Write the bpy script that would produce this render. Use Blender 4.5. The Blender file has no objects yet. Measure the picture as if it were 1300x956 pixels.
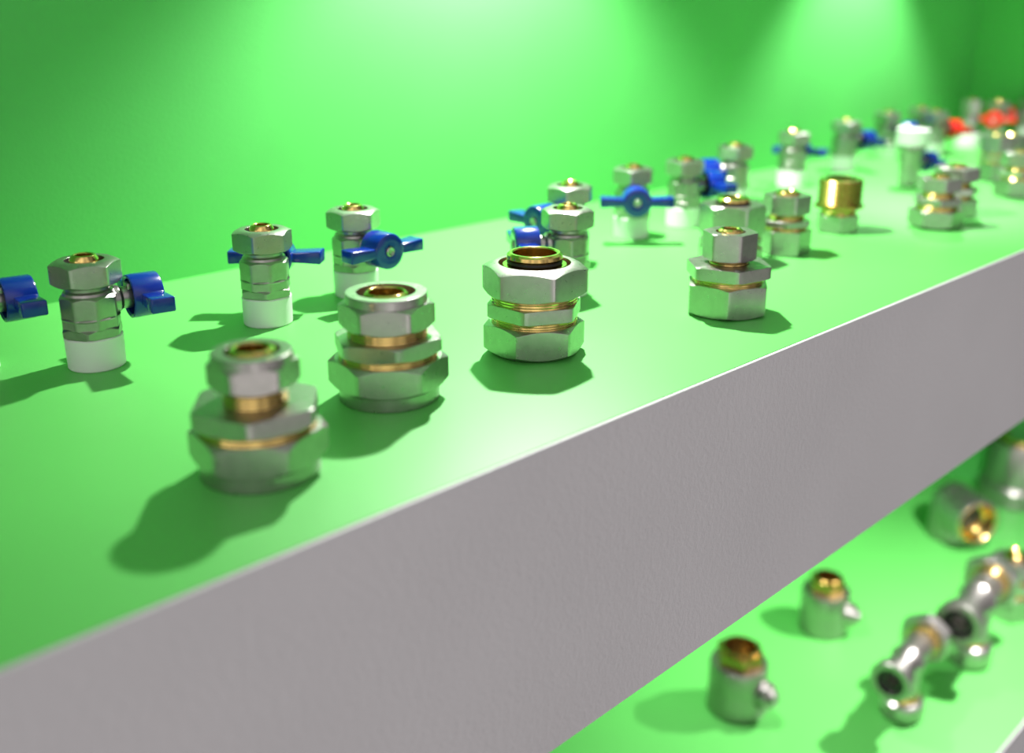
import bpy, bmesh, math, random
from mathutils import Vector, Matrix
PI = math.pi
S = bpy.context.scene
C = S.collection

# ------------------------------------------------------------------ camera geometry (measured from the photo, 1300 x 956)
F = 1300.0; CX, CY = 650.0, 433.0; HOR = 16.0; VX = 2035.0
P = math.atan((CY-HOR)/F); A = math.atan((VX-CX)/math.hypot(F, CY-HOR))
H = .156                      # camera above the shelf top
ZS = 1.20                     # height of the shelf top
LOW = -.50                    # lower shelf relative to the upper one
YB, YF, XR = .5785, .2436, 1.44

def ray(x, y):
    x -= CX; y -= CY
    f = F*math.cos(P)-y*math.sin(P); d = F*math.sin(P)+y*math.cos(P)
    return (f*math.cos(A)+x*math.sin(A), f*math.sin(A)-x*math.cos(A), -d)
def at(x, y, z=0.0):
    r = ray(x, y); t = (z-H)/r[2]
    return Vector((r[0]*t, r[1]*t, ZS+z))
def toward(p, deg):
    """world angle (radians) that is `deg` to the right of the direction towards the camera"""
    return math.atan2(-p.y, -p.x)+math.radians(deg)

# ------------------------------------------------------------------ materials
def nodes(name):
    m = bpy.data.materials.new(name); m.use_nodes = True
    nt = m.node_tree; b = nt.nodes['Principled BSDF']
    return m, nt, b
def coords(nt):
    t = nt.nodes.new('ShaderNodeTexCoord'); return t.outputs['Object']
def noise(nt, scale, detail=3, rough=.5, src=None):
    n = nt.nodes.new('ShaderNodeTexNoise'); n.inputs['Scale'].default_value = scale
    n.inputs['Detail'].default_value = detail; n.inputs['Roughness'].default_value = rough
    nt.links.new(src or coords(nt), n.inputs['Vector']); return n.outputs['Fac']
def bump(nt, b, h, strength, dist, normal=None):
    n = nt.nodes.new('ShaderNodeBump'); n.inputs['Strength'].default_value = strength
    n.inputs['Distance'].default_value = dist; nt.links.new(h, n.inputs['Height'])
    if normal: nt.links.new(normal, n.inputs['Normal'])
    nt.links.new(n.outputs['Normal'], b.inputs['Normal'])
def ramp(nt, fac, stops):
    r = nt.nodes.new('ShaderNodeValToRGB'); nt.links.new(fac, r.inputs['Fac'])
    e = r.color_ramp.elements
    while len(e) < len(stops): e.new(.5)
    for k, (p, c) in enumerate(stops):
        e[k].position = p; e[k].color = (*c, 1)
    return r.outputs['Color']
def metal(name, col, rough, bev=.0003, grain=.00006, gscale=1400, spread=.08, met=1.0):
    m, nt, b = nodes(name)
    b.inputs['Metallic'].default_value = met
    n = noise(nt, 260, 4)
    c = ramp(nt, n, [(.3, tuple(x*.93 for x in col)), (.7, tuple(min(1, x*1.05) for x in col))])
    nt.links.new(c, b.inputs['Base Color'])
    mr = nt.nodes.new('ShaderNodeMapRange'); nt.links.new(noise(nt, 420, 3), mr.inputs['Value'])
    mr.inputs['To Min'].default_value = rough-spread; mr.inputs['To Max'].default_value = rough+spread
    nt.links.new(mr.outputs['Result'], b.inputs['Roughness'])
    bv = nt.nodes.new('ShaderNodeBevel'); bv.samples = 4; bv.inputs['Radius'].default_value = bev
    bump(nt, b, noise(nt, gscale, 2), .55, grain, bv.outputs['Normal'])
    return m
def plastic(name, col, rough, bev=.0004, coat=0, sss=0):
    m, nt, b = nodes(name)
    b.inputs['Base Color'].default_value = (*col, 1); b.inputs['Roughness'].default_value = rough
    b.inputs['Coat Weight'].default_value = coat; b.inputs['Coat Roughness'].default_value = .08
    bv = nt.nodes.new('ShaderNodeBevel'); bv.samples = 4; bv.inputs['Radius'].default_value = bev
    bump(nt, b, noise(nt, 900, 2), .3, .00003, bv.outputs['Normal'])
    return m
def paint(name, col, rough, gscale, dist, var=.03, spec=.5):
    m, nt, b = nodes(name)
    n = noise(nt, 9, 5)
    c = ramp(nt, n, [(.3, tuple(x*(1-var) for x in col)), (.7, tuple(min(1, x*(1+var)) for x in col))])
    nt.links.new(c, b.inputs['Base Color']); b.inputs['Roughness'].default_value = rough
    b.inputs['Specular IOR Level'].default_value = spec
    bump(nt, b, noise(nt, gscale, 4, .6), .8, dist)
    return m
NICKEL = metal('satin_nickel', (.46, .435, .42), .30, met=.94)
CAST = metal('cast_nickel', (.41, .385, .365), .33, met=.94, grain=.0001, gscale=900)
DARK = metal('shaded_bore_metal', (.30, .26, .2), .4)
BRASS = metal('turned_brass', (.86, .61, .21), .15, bev=.0002, grain=.00002, spread=.04)
DIM_BRASS = metal('dimmed_brass', (.46, .30, .085), .28, bev=.0002, grain=.00002, spread=.05)  # brass darkened in colour to hold down green reflections and highlights
WHITE = plastic('white_plastic', (.82, .82, .80), .45)
BLUE = plastic('blue_plastic', (.0015, .026, .30), .2, bev=.0006, coat=.4)
RED = plastic('red_plastic', (.72, .02, .015), .25, bev=.0006, coat=.4)
RUBBER = plastic('black_rubber', (.015, .014, .013), .5)
GREEN_WALL = paint('green_wall_paint', (.110, .53, .122), .55, 420, .00016, spec=.35)
GREEN_SHELF = paint('green_shelf_paint', (.130, .575, .115), .45, 700, .00008, spec=.5)
GREY_FRONT = paint('white_lacquered_board', (.645, .625, .64), .5, 300, .0006, spec=.4)
UNDER = paint('dark_board', (.16, .16, .16), .6, 300, .0002)
CEIL = paint('white_board', (.7, .7, .7), .6, 300, .0002)

# ------------------------------------------------------------------ mesh builder
class MB:
    def __init__(s): s.v = []; s.f = []
    def loops(s, prof, n=96, M=None, closed=True):
        """prof(theta) -> list of (r, z); revolve, closed = the profile itself is a closed loop"""
        base = len(s.v); k = None
        for i in range(n):
            t = 2*PI*i/n; pts = prof(t); k = len(pts)
            for r, z in pts:
                p = Vector((r*math.cos(t), r*math.sin(t), z))
                s.v.append(M @ p if M else p)
        for i in range(n):
            j = (i+1) % n
            for a in range(k if closed else k-1):
                b = (a+1) % k
                s.f.append((base+i*k+a, base+i*k+b, base+j*k+b, base+j*k+a))
        return s
    def lathe(s, pts, n=72, M=None, closed=False):
        """open profile: ends on the axis are capped by their zero radius ring"""
        return s.loops(lambda t: pts, n, M, closed)
    def nut(s, Rc, z0, z1, bore, ct=None, cb=None, slope=.5, rot=0, top=None, bot=None, n=120, M=None, sides=6, sharp=70):
        """polygonal nut: Rc corner radius, ct/cb chamfer circle radius, top/bot = (radius, height) round collars"""
        ap = Rc*math.cos(PI/sides)
        def hx(t):
            q = 0.0
            for k in range(sides):
                c = math.cos(t-rot-PI/sides-2*PI*k/sides)
                if c > 0: q += c**sharp
            return min(ap*q**(-1/sharp), Rc*.985)
        ct_ = ct or Rc*2; cb_ = cb or Rc*2
        def prof(t):
            h = hx(t); c1 = min(ct_, h); c2 = min(cb_, h)
            L = []
            if top: L += [(bore, z1+top[1]), (top[0]-.0004, z1+top[1]), (top[0], z1+top[1]-.0004), (top[0], z1)]
            else: L += [(bore, z1)]
            L += [(c1, z1), (h, z1-(h-c1)*slope), (h, z0+(h-c2)*slope), (c2, z0)]
            if bot: L += [(bot[0], z0), (bot[0], z0-bot[1]+.0005), (bot[0]-.0005, z0-bot[1]), (bore, z0-bot[1])]
            else: L += [(bore, z0)]
            return L
        return s.loops(prof, n, M)
    def tube(s, ro, ri, z0, z1, n=72, M=None, ch=.0004):
        return s.lathe([(ri, z1), (ro-ch, z1), (ro, z1-ch), (ro, z0+ch), (ro-ch, z0), (ri, z0)], n, M, True)
    def thread(s, ro, ri, z0, z1, pitch=.0011, depth=.0003, n=72, M=None):
        k = max(2, int((z1-z0)/pitch)); L = [(ri, z1)]
        for i in range(k):
            za = z1-(z1-z0)*i/k; zb = z1-(z1-z0)*(i+.5)/k
            L += [(ro-depth, za), (ro, zb)]
        L += [(ro-depth, z0), (ri, z0)]
        return s.lathe(L, n, M, True)
    def hexa(s, pts, bev=.0008, seg=3):
        """pts: 8 corners (bottom 4 then top 4), bevelled"""
        bm = bmesh.new(); vs = [bm.verts.new(p) for p in pts]
        for q in ((3, 2, 1, 0), (4, 5, 6, 7), (0, 1, 5, 4), (1, 2, 6, 5), (2, 3, 7, 6), (3, 0, 4, 7)): bm.faces.new([vs[i] for i in q])
        if bev: bmesh.ops.bevel(bm, geom=list(bm.edges), offset=bev, segments=seg, profile=.5, affect='EDGES')
        bm.verts.index_update(); base = len(s.v)
        s.v += [v.co.copy() for v in bm.verts]; s.f += [tuple(base+v.index for v in f.verts) for f in bm.faces]
        bm.free(); return s
    def box(s, a, b, bev=.0008, seg=3):
        x0, y0, z0 = a; x1, y1, z1 = b
        return s.hexa([(x0, y0, z0), (x1, y0, z0), (x1, y1, z0), (x0, y1, z0), (x0, y0, z1), (x1, y0, z1), (x1, y1, z1), (x0, y1, z1)], bev, seg)
    def build(s, name, mat, parent=None, smooth=True, label=None, ang=28):
        me = bpy.data.meshes.new(name); me.from_pydata([tuple(v) for v in s.v], [], s.f)
        bm = bmesh.new(); bm.from_mesh(me)
        bmesh.ops.remove_doubles(bm, verts=bm.verts, dist=1e-7)
        bmesh.ops.recalc_face_normals(bm, faces=bm.faces)
        bm.to_mesh(me); bm.free()
        me.materials.append(mat)
        if smooth:
            me.shade_smooth(); me.set_sharp_from_angle(angle=math.radians(ang))
        o = bpy.data.objects.new(name, me); C.objects.link(o)
        if parent: o.parent = parent
        if label: o['label'] = label
        return o

def thing(name, label, cat, loc, group=None):
    o = bpy.data.objects.new(name, None); C.objects.link(o)
    o.empty_display_size = .01; o.location = loc
    o['label'] = label; o['category'] = cat
    if group: o['group'] = group
    return o
def struct(o):
    o['kind'] = 'structure'; return o
def axis(p, d, roll=0):
    """matrix taking +z to direction d, origin to p"""
    return Matrix.Translation(p) @ Vector(d).to_track_quat('Z', 'X').to_matrix().to_4x4() @ Matrix.Rotation(roll, 4, 'Z')

# ------------------------------------------------------------------ the setting
struct(MB().box((-.9, YB, ZS-1.1), (XR+.05, YB+.03, ZS+.62), 0).build('wall_back', GREEN_WALL, smooth=False))
struct(MB().box((XR, YF-.02, ZS-1.1), (XR+.03, YB, ZS+.62), 0).build('wall_right', GREEN_WALL, smooth=False))
struct(MB().box((-.9, YF, ZS+.42), (XR, YB, ZS+.56), 0).build('ceiling', CEIL, smooth=False))
FH = .1410
def shelf(label, z, x1=XR):
    t = thing('display_shelf', label, 'shelf', (0, YF, z))
    MB().box((-.9, .0022, -.016), (x1, YB-YF, 0), 0).build('shelf_panel', GREEN_SHELF, t, smooth=False, label='green painted top panel')
    MB().box((-.9, 0, -FH), (x1, .0020, 0), .0005, 2).build('fascia', GREY_FRONT, t, smooth=False, label='pale grey front board')
    MB().box((-.9, .0022, -FH), (x1, YB-YF, -FH+.012), 0).build('underside_panel', UNDER, t, smooth=False)
    return t
shelf('long green-topped display shelf with a deep pale grey front board', ZS)
shelf('lower green shelf seen under the edge of the grey-fronted shelf', ZS+LOW)

# ------------------------------------------------------------------ ball valves with wing handles
GV = 'wing-handled valves along the green wall'
def valve(px, py, deg, label, nut_deg=20, col=BLUE, group=GV, handle=True, top=BRASS, s=1.0):
    p = at(px, py); t = thing('ball_valve' if handle else 'pipe_coupling', label, 'valve' if handle else 'fitting', p, group)
    r0 = toward(p, nut_deg)
    MB().lathe([(0, 0), (.0121, 0), (.0127, .0006), (.0129, .0146), (.0124, .0152), (0, .0152)], 64).build('thread_cap', WHITE, t, label='white plastic thread cap')
    b = MB()
    b.nut(.0140, .0153, .0196, .004, ct=.0124, cb=.0128, rot=r0+.3, slope=.8, n=96)
    oct_ = toward(p, 12)
    b.nut(.0130, .0192, .0348, .004, ct=.0112, cb=.0124, rot=oct_, slope=.9, n=96, sides=8, sharp=90)
    b.lathe([(.004, .0405), (.0096, .0405), (.0096, .0368), (.0108, .0360), (.0112, .0348), (.0108, .0340), (.004, .0340)], 72, closed=True)
    b.lathe([(.0124, .0246), (.0128, .0240), (.0124, .0234)], 72)
    b.build('valve_body', CAST, t)
    MB().nut(.0157, .0388, .0503, .0086, ct=.0120, cb=.0124, slope=.52, rot=r0, n=120).build('compression_nut', NICKEL, t)
    MB().lathe([(.0038, .0470), (.0038, .0522), (.0044, .0526), (.0052, .0523), (.0063, .0504), (.0064, .0496), (.0056, .0490), (.0056, .0465)], 56).build('pipe_insert', top, t)
    MB().lathe([(0, .0425), (.0088, .0425), (.0088, .0440), (0, .0440)], 48).build('seal_ring', RUBBER, t)
    if handle:
        a = toward(p, deg); M = Matrix.Rotation(a, 4, 'Z') @ Matrix.Translation((0, 0, .0300))
        A90 = M @ Matrix.Rotation(PI/2, 4, 'Y')              # local z -> handle axis
        st = MB()
        st.lathe([(.0068, .0080), (.0064, .0125), (.0052, .0140), (.0052, .0185), (0, .0185)], 40, A90)
        st.hexa([M @ Vector(q) for q in [(.0165, -.0032, .0035), (.0200, -.0032, .0035), (.0200, .0032, .0035), (.0165, .0032, .0035), (.0165, -.0032, .0068), (.0200, -.0032, .0068), (.0200, .0032, .0068), (.0165, .0032, .0068)]], .0006, 2)
        st.build('valve_stem', NICKEL, t)
        h = MB()
        h.lathe([(.0030, .0262), (.0030, .0315), (.0050, .0318), (.0088, .0318), (.0098, .0314), (.0102, .0306), (.0104, .0195), (.0102, .0176), (.0094, .0173), (.0084, .0180), (.0082, .0262)], 56, A90, True)
        for sg in (1, -1):
            q = []
            for z_ in (-1, 1):
                for (x, y) in ((.0205, .0080), (.0198, .0252), (.0308, .0258), (.0312, .0080)):
                    th = .0027 if y < .01 else .0036
                    q.append((x, y*sg, z_*th))
            if sg < 0: q = [q[3], q[2], q[1], q[0], q[7], q[6], q[5], q[4]]
            h.hexa([M @ Vector(v) for v in q], .0009, 3)
        ho = h.build('wing_handle', col, t)
        MB().lathe([(0, .0322), (.0012, .0321), (.0022, .0326), (.0028, .0320), (.0029, .0262)], 32, A90).build('screw', NICKEL, ho)
    return t
valve(-38, 470, 100, 'blue-winged valve cut off by the left edge of the photo', 10)
valve(124, 463, 104, 'leftmost complete brass-centred valve, its blue wing pointing right', -26)
valve(341, 409, 165, 'valve with a blue wing handle behind it, second complete one from the left', -18)
valve(453, 373, 38, 'valve whose blue handle shows its screw, above the three-tier fitting', -22)
valve(722, 331, -46, 'valve in a doubled pair, farther one, blue handle to its left', -8)
valve(719, 372, -76, 'valve in a doubled pair, nearer one right behind the open-topped fitting', 18)
valve(801, 300, 7, 'valve with its blue wing handle turned straight to the viewer', -5)
valve(866, 286, 124, 'valve with a large blue handle to its right, behind the domed fitting', -8)
valve(929, 260, -60, 'valve with its lower half behind the blue handle of its neighbour', 12)
valve(1003, 236, 165, 'valve with thin blue wings on both sides, behind the small hex fitting', 5)
valve(1069, 216, 124, 'valve with a blue wing to its right, behind the brass nipple', 12)
valve(1121, 200, 88, 'valve partly hidden behind the upside-down white-capped one', 0)
valve(1163, 192, 150, 'valve head just left of the nearest red handle, wings hidden', 0, RED)
valve(1181, 198, 124, 'nearest red-handled valve, just right of the white-capped upside-down one', 5, RED)
valve(1261, 180, -6, 'red-handled valve in the far corner, second from the right', 10, RED)
valve(1300, 176, -75, 'farthest valve, cut off by the right edge of the photo', 0, RED)

def slim_coupling(px, py, label):
    p = at(px, py); t = thing('pipe_coupling', label, 'fitting', p)
    MB().lathe([(0, 0), (.0138, 0), (.0145, .0006), (.0145, .0145), (.0138, .0152), (0, .0152)], 56).build('thread_cap', WHITE, t, label='white plastic thread cap')
    MB().lathe([(0, .0152), (.0108, .0152), (.0114, .0175), (.0106, .0200), (.0106, .0270), (.0114, .0285), (.0106, .0300), (.0104, .0400), (0, .0400)], 56).build('coupling_body', CAST, t)
    MB().nut(.0122, .0400, .0560, .006, ct=.0098, cb=.0106, rot=.2).build('compression_nut', NICKEL, t)
    MB().lathe([(.0035, .050), (.0035, .0572), (.0055, .0572), (.0058, .055), (.0058, .050)], 40).build('pipe_insert', BRASS, t)
slim_coupling(1227, 186, 'slim tall coupling on a white cap left of the corner valves')

# upside-down valve with a white cap on top
def inverted(px, py, label):
    p = at(px, py); t = thing('angle_valve', label, 'valve', p, GV)
    MB().lathe([(0, .0530), (.0140, .0530), (.0150, .0520), (.0152, .0400), (.0146, .0385), (0, .0385)], 56).build('thread_cap', WHITE, t, label='white plastic cap on top')
    MB().lathe([(0, .0385), (.0125, .0385), (.0128, .0350), (.0108, .0330), (.0098, .0240), (.0090, .0160), (0, .0160)], 64).build('valve_body', CAST, t)
    MB().nut(.0100, .0015, .0165, .004, ct=.0086, cb=.0070, rot=toward(p, 0), bot=(.0068, .0015)).build('compression_nut', NICKEL, t)
    a = toward(p, 140); M = Matrix.Rotation(a, 4, 'Z') @ Matrix.Translation((0, 0, .0215)); A90 = M @ Matrix.Rotation(PI/2, 4, 'Y')
    MB().lathe([(.0058, .0070), (.0052, .0125), (.0046, .0195), (0, .0195)], 40, A90).build('valve_stem', NICKEL, t)
    h = MB().lathe([(0, .0300), (.0084, .0300), (.0092, .0294), (.0096, .0196), (.0088, .0188), (0, .0188)], 48, A90)
    for sg in (1, -1):
        q = [(.0200, .0075, -.0024), (.0195, .0185, -.0032), (.0285, .0188, -.0032), (.0292, .0075, -.0024), (.0200, .0075, .0024), (.0195, .0185, .0032), (.0285, .0188, .0032), (.0292, .0075, .0024)]
        q = [(x, y*sg, z) for x, y, z in q]
        if sg < 0: q = [q[3], q[2], q[1], q[0], q[7], q[6], q[5], q[4]]
        h.hexa([M @ Vector(v) for v in q], .0009, 3)
    h.build('wing_handle', BLUE, t)
inverted(1152, 236, 'valve standing upside down with a white cap on top')

# ------------------------------------------------------------------ compression fittings of the front row
GF = 'compression couplings along the shelf front'
def fitting(px, py, label, low, mid, up, b1, b2, ins, group=GF, z=0.0, seal=True):
    """low/mid/up: dict for MB.nut with deg; b1,b2: brass collar radii below/above the middle hex;
    ins: (outer r, inner r, base z, top z) insert"""
    p = at(px, py, z); t = thing('compression_fitting', label, 'fitting', p, group)
    def nut(name, d, mat=NICKEL):
        d = dict(d); deg = d.pop('deg'); d['rot'] = toward(p, deg)
        MB().nut(**d).build(name, mat, t)
    nut('lower_nut', low); nut('middle_hex', mid); nut('upper_nut', up)
    lz = low['z1']+(low['top'][1] if low.get('top') else 0); m0, m1 = mid['z0'], mid['z1']; u0 = up['z0']
    MB().thread(b1, mid['bore']*.6, lz-.002, m0+.0005).build('lower_thread', BRASS, t, label='brass threaded collar')
    MB().thread(b2, mid['bore']*.6, m1-.0005, u0+.002).build('upper_thread', BRASS, t, label='brass threaded collar')
    ro, ri, z0, z1 = ins[:4]; rb = ins[4] if len(ins) > 4 else ro+.0008
    bore = up['bore']
    MB().lathe([(ri, z0), (ri, z1-.0006), (ri+.0006, z1), (ro-.0014, z1), (ro-.0002, z1-.0010), (ro, z1-.0026), (ro-.0008, z1-.0034), (ro-.0014, z1-.0036), (ro-.0014, z1-.0054), (rb-.0003, z1-.0056), (rb, z1-.0060), (rb, z0), (ri, z0)], 80, closed=True).build('pipe_insert', BRASS, t, label='brass pipe insert')
    if seal:
        MB().lathe([(ro-.0016, z1-.0037), (ro-.0004, z1-.0038), (ro-.0001, z1-.0045), (ro-.0004, z1-.0052), (ro-.0016, z1-.0053)], 72, closed=True).build('o_ring', RUBBER, t, label='black rubber ring')
    MB().lathe([(ri-.0002, z0-.004), (ri-.0002, z0+.001), (bore+.0003, z0+.001), (bore+.0003, z0-.004)], 60, closed=True).build('clamp_ring', BRASS, t)
    return t
# F1 nearest: wide base, small head
fitting(332, 596, 'blurred nearest fitting, wide hex tiers under a much smaller head',
    dict(Rc=.0248, z0=.0055, z1=.0172, bore=.010, ct=.0222, cb=.0213, slope=.75, deg=22, bot=(.0212, .0055)),
    dict(Rc=.0238, z0=.0200, z1=.0268, bore=.009, ct=.0228, cb=.0212, slope=.6, deg=-8),
    dict(Rc=.0162, z0=.0325, z1=.0418, bore=.0098, ct=.0146, cb=.0134, slope=.7, deg=30, top=(.0142, .0034)),
    .0205, .0112, (.0082, .0058, .0380, .0462))
# F2
fitting(495, 502, 'three-tier fitting second from the front, waisted head nearly as wide as its base',
    dict(Rc=.0258, z0=.0058, z1=.0185, bore=.012, ct=.0225, cb=.0214, slope=.62, deg=30, bot=(.0213, .0058)),
    dict(Rc=.0240, z0=.0208, z1=.0276, bore=.012, ct=.0222, cb=.0205, slope=.55, deg=10),
    dict(Rc=.0204, z0=.0312, z1=.0422, bore=.0124, ct=.0176, cb=.0170, slope=.6, deg=27, top=(.0172, .0040)),
    .0208, .0168, (.0095, .0074, .0390, .0462))
# F3 in focus
fitting(678, 445, 'sharpest fitting in the middle, open brass ring rising from its wide top nut',
    dict(Rc=.0250, z0=.0002, z1=.0157, bore=.015, ct=.0214, cb=.0188, slope=.55, deg=-19),
    dict(Rc=.0238, z0=.0190, z1=.0255, bore=.015, ct=.0228, cb=.0228, slope=.6, deg=-11),
    dict(Rc=.0256, z0=.0283, z1=.0440, bore=.0172, ct=.0198, cb=.0198, slope=.48, deg=21),
    .0206, .0206, (.0133, .0103, .0380, .0490, .0154))
# F4
fitting(921, 395, 'stepped fitting nearest the shelf edge, small dark hexagonal head on big block nut',
    dict(Rc=.0235, z0=.0006, z1=.0175, bore=.012, ct=.0210, cb=.0200, slope=.42, deg=3),
    dict(Rc=.0236, z0=.0208, z1=.0274, bore=.011, ct=.0226, cb=.0224, slope=.5, deg=15),
    dict(Rc=.0148, z0=.0300, z1=.0446, bore=.0080, ct=.0138, cb=.0132, slope=.5, deg=24),
    .0192, .0104, (.0068, .0040, .0400, .0462), seal=False)
# F4b behind
fitting(926, 330, 'round-shouldered fitting with a domed brass top, behind the stepped one',
    dict(Rc=.0220, z0=.0004, z1=.0100, bore=.012, ct=.0200, cb=.0190, slope=.6, deg=12),
    dict(Rc=.0215, z0=.0118, z1=.0160, bore=.011, ct=.0200, cb=.0200, slope=.5, deg=-10),
    dict(Rc=.0218, z0=.0178, z1=.0378, bore=.0120, ct=.0192, cb=.0186, slope=.7, deg=26),
    .0185, .0185, (.0108, .0060, .0330, .0420))
# F5
fitting(994, 320, 'narrow fitting with a dark hexagonal head, beside the brass nipple',
    dict(Rc=.0180, z0=.0004, z1=.0165, bore=.009, ct=.0168, cb=.0158, slope=.45, deg=-27),
    dict(Rc=.0172, z0=.0192, z1=.0232, bore=.009, ct=.0160, cb=.0160, slope=.5, deg=10),
    dict(Rc=.0160, z0=.0275, z1=.0398, bore=.0092, ct=.0150, cb=.0142, slope=.5, deg=23),
    .0140, .0118, (.0080, .0050, .0360, .0422), seal=False)
# F7 pair
fitting(1186, 288, 'nearer fitting of a close pair, grey tiers with brass gaps, right of the nipple',
    dict(Rc=.0202, z0=.0004, z1=.0140, bore=.010, ct=.0182, cb=.0150, slope=.55, deg=-25),
    dict(Rc=.0186, z0=.0180, z1=.0230, bore=.010, ct=.0172, cb=.0165, slope=.5, deg=8),
    dict(Rc=.0164, z0=.0280, z1=.0378, bore=.0085, ct=.0150, cb=.0142, slope=.5, deg=18),
    .0150, .0116, (.0070, .0045, .0340, .0402), seal=False)
fitting(1208, 273, 'farther fitting of a close pair, its head overlapping the nearer one',
    dict(Rc=.0190, z0=.0004, z1=.0140, bore=.010, ct=.0176, cb=.0160, slope=.5, deg=15),
    dict(Rc=.0184, z0=.0180, z1=.0230, bore=.010, ct=.0170, cb=.0165, slope=.5, deg=-12),
    dict(Rc=.0176, z0=.0280, z1=.0388, bore=.0085, ct=.0158, cb=.0150, slope=.5, deg=20),
    .0140, .0116, (.0070, .0045, .0345, .0412), seal=False)
# F8 group at the right edge
fitting(1259, 228, 'grey fitting rear left in the cluster cut by the right edge',
    dict(Rc=.0165, z0=.0004, z1=.0170, bore=.009, ct=.0152, cb=.0145, slope=.5, deg=0),
    dict(Rc=.0160, z0=.0195, z1=.0240, bore=.009, ct=.0150, cb=.0150, slope=.5, deg=20),
    dict(Rc=.0152, z0=.0265, z1=.0430, bore=.0085, ct=.0136, cb=.0135, slope=.5, deg=12),
    .0138, .0130, (.0070, .0045, .0400, .0445), seal=False)
fitting(1290, 248, 'broad dark-based fitting in front in the cluster cut by the right edge',
    dict(Rc=.0200, z0=.0004, z1=.0150, bore=.010, ct=.0182, cb=.0165, slope=.5, deg=-20),
    dict(Rc=.0184, z0=.0178, z1=.0225, bore=.010, ct=.0170, cb=.0165, slope=.5, deg=8),
    dict(Rc=.0172, z0=.0262, z1=.0385, bore=.0085, ct=.0150, cb=.0142, slope=.5, deg=18),
    .0150, .0130, (.0070, .0045, .0350, .0402), seal=False)
fitting(1278, 222, 'farthest fitting in the cluster cut by the right edge',
    dict(Rc=.0160, z0=.0004, z1=.0150, bore=.009, ct=.0148, cb=.0140, slope=.5, deg=14),
    dict(Rc=.0156, z0=.0175, z1=.0220, bore=.009, ct=.0146, cb=.0146, slope=.5, deg=-9),
    dict(Rc=.0150, z0=.0250, z1=.0400, bore=.0085, ct=.0134, cb=.0132, slope=.5, deg=25),
    .0135, .0128, (.0070, .0045, .0370, .0415), seal=False)
# F6 brass nipple
p = at(1062, 293); t = thing('reducing_nipple', 'brass threaded nipple standing on a small grey nut', 'fitting', p, GF)
MB().nut(.0158, .0004, .0130, .009, ct=.0146, cb=.0136, slope=.5, rot=toward(p, 10)).build('lower_nut', NICKEL, t)
MB().thread(.0128, .007, .0115, .0185).build('lower_thread', BRASS, t)
MB().nut(.0182, .0178, .0205, .010, ct=.0172, cb=.0165, rot=toward(p, -20)).build('flange', DIM_BRASS, t)
MB().thread(.0160, .0118, .0205, .0385, pitch=.0016, depth=.0006).build('upper_thread', DIM_BRASS, t)
MB().tube(.0154, .0118, .0375, .0396).build('mouth_ring', BRASS, t)

# ------------------------------------------------------------------ lower shelf fittings
GL = 'large fittings on the lower shelf'
def side_port(t, p, deg, z, r, x0, x1, name='side_port', mat=NICKEL, bore=None, hexa=False):
    a = toward(p, deg); M = Matrix.Rotation(a, 4, 'Z') @ Matrix.Translation((0, 0, z)) @ Matrix.Rotation(PI/2, 4, 'Y')
    bore = bore or r*.6
    if hexa: o = MB().nut(r, x0, x1, bore, ct=r*.9, cb=r*.9, M=M).build(name, mat, t)
    else: o = MB().tube(r, bore, x0, x1, M=M, ch=.0012).build(name, mat, t)
    return o
def wall_elbow(px, py, deg, label, R, hb, top_r, s):
    p = at(px, py, LOW); t = thing('wall_plate_elbow', label, 'fitting', p, GL)
    MB().lathe([(0, 0), (R*.93, 0), (R, R*.07), (R*1.0, hb*.45), (R*.985, hb*.5), (R, hb*.55), (R, hb*.93), (R*.96, hb), (top_r*.8, hb), (top_r*.8, hb-.012), (0, hb-.012)], 72).build('socket_body', CAST, t)
    MB().nut(top_r, hb, hb+.013*s, top_r*.74, ct=top_r*.93, rot=toward(p, 12)).build('brass_collar', DIM_BRASS, t, label='brass collar')
    MB().tube(top_r*.80, top_r*.66, hb-.01, hb+.016*s, ch=.0012).build('brass_sleeve', DIM_BRASS, t)
    side_port(t, p, deg, hb*.52, R*.5, R*.8, R*1.28, mat=CAST)
    side_port(t, p, deg, hb*.52, R*.3, R*1.2, R*1.5, name='port_plug', bore=R*.1)
    return t
wall_elbow(1044, 797, 78, 'brass-topped cylinder fitting with a stub on its right, throwing a round shadow', .0265, .050, .0195, 1)
wall_elbow(934, 896, 62, 'brass-mouthed cylinder fitting lowest in the photo beside the grey board', .0285, .053, .0235, 1)

# elbow with open brass bore
p = at(1206, 680, LOW); t = thing('pipe_elbow', 'stubby grey elbow with an open brass bore facing right', 'fitting', p, GL)
R = .0258
MB().lathe([(0, 0), (R*.92, 0), (R, .003), (R, .036), (R*.97, .044), (R*.86, .053), (R*.66, .060), (R*.38, .065), (0, .067)], 72).build('elbow_body', CAST, t)
a = toward(p, 37); M = Matrix.Rotation(a, 4, 'Z') @ Matrix.Translation((0, 0, .0385)) @ Matrix.Rotation(PI/2, 4, 'Y')
MB().lathe([(.0236, .010), (.0236, .0430), (.0244, .0445), (.0262, .0440), (.0270, .042), (.0270, .010)], 72, M, True).build('socket_rim', CAST, t)
MB().lathe([(.0150, .0268), (.0185, .0275), (.0205, .0300), (.0213, .0435), (.0225, .0448), (.0238, .0440), (.0238, .0268)], 64, M).build('brass_bore', BRASS, t, label='brass lined bore')
MB().lathe([(0, .0266), (.0155, .0266), (.0155, .0274), (.0120, .0276), (0, .0272)], 48, M).build('bore_shade', RUBBER, t, label='black disc for the shade deep in the bore')  # black disc stands in for shade, the body is not hollowed here

t.scale = (1.12, 1.12, 1.12)

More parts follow.
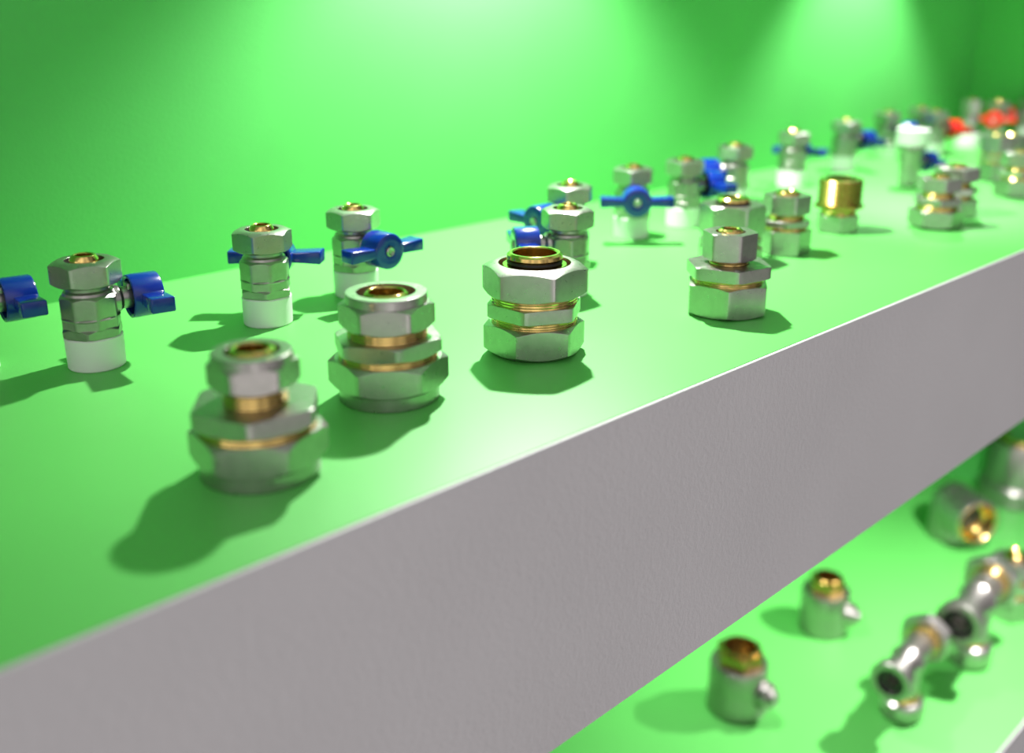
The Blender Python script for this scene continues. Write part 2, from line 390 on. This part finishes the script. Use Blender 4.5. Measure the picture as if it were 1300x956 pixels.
# large cylinder coupling at right edge
p = at(1284, 632, LOW); t = thing('pipe_reducer', 'tall wide grey cylinder coupling at the right edge under the shelf', 'fitting', p, GL)
MB().lathe([(0, 0), (.044, 0), (.046, .002), (.046, .024), (.044, .027), (.0405, .031), (.0400, .085), (.038, .090), (.030, .090), (.030, .060), (0, .060)], 80).build('coupling_body', CAST, t)
MB().tube(.0290, .0220, .070, .096).build('brass_sleeve', BRASS, t)

def tee(base, name, label, run, r, zc, r_base, hb, L0, L1, ends=True, col=CAST):
    """tee on a round base nut; run = world direction of the horizontal branch, L0 back, L1 forward"""
    t = thing(name, label, 'fitting', base, GL)
    d = Vector((run[0], run[1], 0)).normalized()
    MB().lathe([(r_base*.4, .0004), (r_base*.82, .0004), (r_base*.98, .004), (r_base, .007), (r_base, hb-.006), (r_base*.94, hb-.002), (r_base*.8, hb), (r_base*.4, hb)], 64, closed=True).build('base_socket', NICKEL, t)
    MB().thread(r_base*.72, r_base*.4, hb-.002, hb+.006).build('brass_thread', BRASS, t)
    MB().lathe([(0, hb+.004), (r*.95, hb+.004), (r*.95, zc), (0, zc)], 48).build('branch_tube', col, t)
    M = axis(Vector((0, 0, zc)), d)
    MB().lathe([(0, -L0), (r*.9, -L0), (r, -L0+.003), (r, -.004), (r*1.12, 0), (r, .004), (r*.92, L1*.4), (r*.95, L1-.016), (r*1.3, L1-.014), (r*1.36, L1-.002), (r*1.28, L1), (r*.9, L1), (r*.85, L1-.004), (r*.42, L1-.005), (r*.42, L1-.020), (0, L1-.020)], 64, M).build('run_tube', col, t)
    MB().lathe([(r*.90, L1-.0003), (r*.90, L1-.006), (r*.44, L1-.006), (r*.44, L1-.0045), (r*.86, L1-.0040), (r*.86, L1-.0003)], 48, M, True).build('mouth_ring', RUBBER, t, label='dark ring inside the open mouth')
    Mb = axis(Vector((0, 0, zc)), -d)
    MB().thread(r*1.12, r*.4, L0-.002, L0+.007, M=Mb).build('brass_collar', BRASS, t)
    MB().nut(r*1.75, L0+.006, L0+.022, r*.6, ct=r*1.5, cb=r*1.5, slope=.6, M=Mb).build('end_nut', NICKEL, t)
    return t
b1 = at(1228, 838, LOW)
q0 = at(1205, 785, LOW+.052); q1 = at(1246, 732, LOW+.052)
tee(b1, 'pipe_tee', 'tee with a dark open mouth facing the viewer, on a small nut', (q0.x-q1.x, q0.y-q1.y), .0172, .073, .0225, .026, .036, .060)
b2 = at(1143, 905, LOW)
tee(b2, 'pipe_tee', 'tee lying lowest at the bottom beside the open-mouthed tee', (q0.x-q1.x, q0.y-q1.y), .0145, .060, .0210, .020, .036, .046)
# upright three-tier coupling beyond the tee at the right edge
fitting(1278, 775, 'upright tiered coupling at the right edge beyond the open-mouthed tee',
    dict(Rc=.0300, z0=.0006, z1=.028, bore=.014, ct=.0275, cb=.0260, slope=.5, deg=10),
    dict(Rc=.0265, z0=.0330, z1=.044, bore=.013, ct=.025, cb=.025, slope=.5, deg=-15),
    dict(Rc=.0250, z0=.0490, z1=.068, bore=.0125, ct=.0215, cb=.021, slope=.5, deg=22),
    .0235, .0200, (.0115, .0080, .062, .075), group=GL, z=LOW)

# ------------------------------------------------------------------ lamps of the niche
def spot(x, y, z, power, size=110, blend=.9, r=.008, tilt=(0, 0), col=(1, .985, .97)):
    l = bpy.data.lights.new('downlight', 'SPOT'); l.energy = power; l.spot_size = math.radians(size); l.spot_blend = blend
    l.shadow_soft_size = r; l.color = col
    o = bpy.data.objects.new('downlight', l); C.objects.link(o); o.location = (x, y, ZS+z)
    o.rotation_euler = (tilt[0], tilt[1], 0); return o
spot(.53, .50, .36, 19, 119, .5, tilt=(-.22, 0))
spot(1.10, .50, .36, 14, 98, .5, tilt=(-.17, 0))
spot(.74, .47, -.150, 3.5, 140)
spot(1.03, .262, -.150, 13, 130, .6, r=.006)

W = bpy.data.worlds.new('room'); S.world = W; W.use_nodes = True
nt = W.node_tree; bg = nt.nodes['Background']
tc = nt.nodes.new('ShaderNodeTexCoord'); sp = nt.nodes.new('ShaderNodeSeparateXYZ'); nt.links.new(tc.outputs['Generated'], sp.inputs[0])
mr = nt.nodes.new('ShaderNodeMapRange'); mr.inputs['From Min'].default_value = -1; nt.links.new(sp.outputs['Z'], mr.inputs['Value'])
col = ramp(nt, mr.outputs['Result'], [(0, (.40, .375, .365)), (.3, (.50, .475, .47)), (.48, (.46, .445, .445)), (.56, (.40, .39, .39)), (1, (.36, .35, .35))])
# the hall in front of the niche: darker towards the right, with uneven bright patches added to streak the metal reflections
mx = nt.nodes.new('ShaderNodeMapRange'); mx.inputs['From Min'].default_value = -.6; mx.inputs['From Max'].default_value = .85
mx.inputs['To Min'].default_value = 1.85; mx.inputs['To Max'].default_value = .12; nt.links.new(sp.outputs['X'], mx.inputs['Value'])
nz = noise(nt, 2.6, 2, .5, tc.outputs['Generated'])
mn = nt.nodes.new('ShaderNodeMapRange'); mn.inputs['From Min'].default_value = .38; mn.inputs['From Max'].default_value = .62
mn.inputs['To Min'].default_value = .45; mn.inputs['To Max'].default_value = 1.75; nt.links.new(nz, mn.inputs['Value'])
mu = nt.nodes.new('ShaderNodeMath'); mu.operation = 'MULTIPLY'; nt.links.new(mx.outputs[0], mu.inputs[0]); nt.links.new(mn.outputs[0], mu.inputs[1])
nt.links.new(col, bg.inputs['Color']); nt.links.new(mu.outputs[0], bg.inputs['Strength'])

# ------------------------------------------------------------------ camera
cam = bpy.data.cameras.new('camera'); co = bpy.data.objects.new('camera', cam); C.objects.link(co)
co.location = (0, 0, ZS+H); co.rotation_euler = (PI/2-P, 0, A-PI/2)
# the optical axis is at azimuth A from +X
cam.sensor_width = 36; cam.lens = 36*F/1300; cam.shift_y = -(478-CY)/1300
cam.clip_start = .01; cam.clip_end = 20
cam.dof.use_dof = True; cam.dof.focus_distance = .495; cam.dof.aperture_fstop = 4.4
S.camera = co
S.view_settings.view_transform = 'Standard'; S.view_settings.look = 'None'
S.view_settings.exposure = 0; S.view_settings.gamma = 1; S.view_settings.use_curve_mapping = False
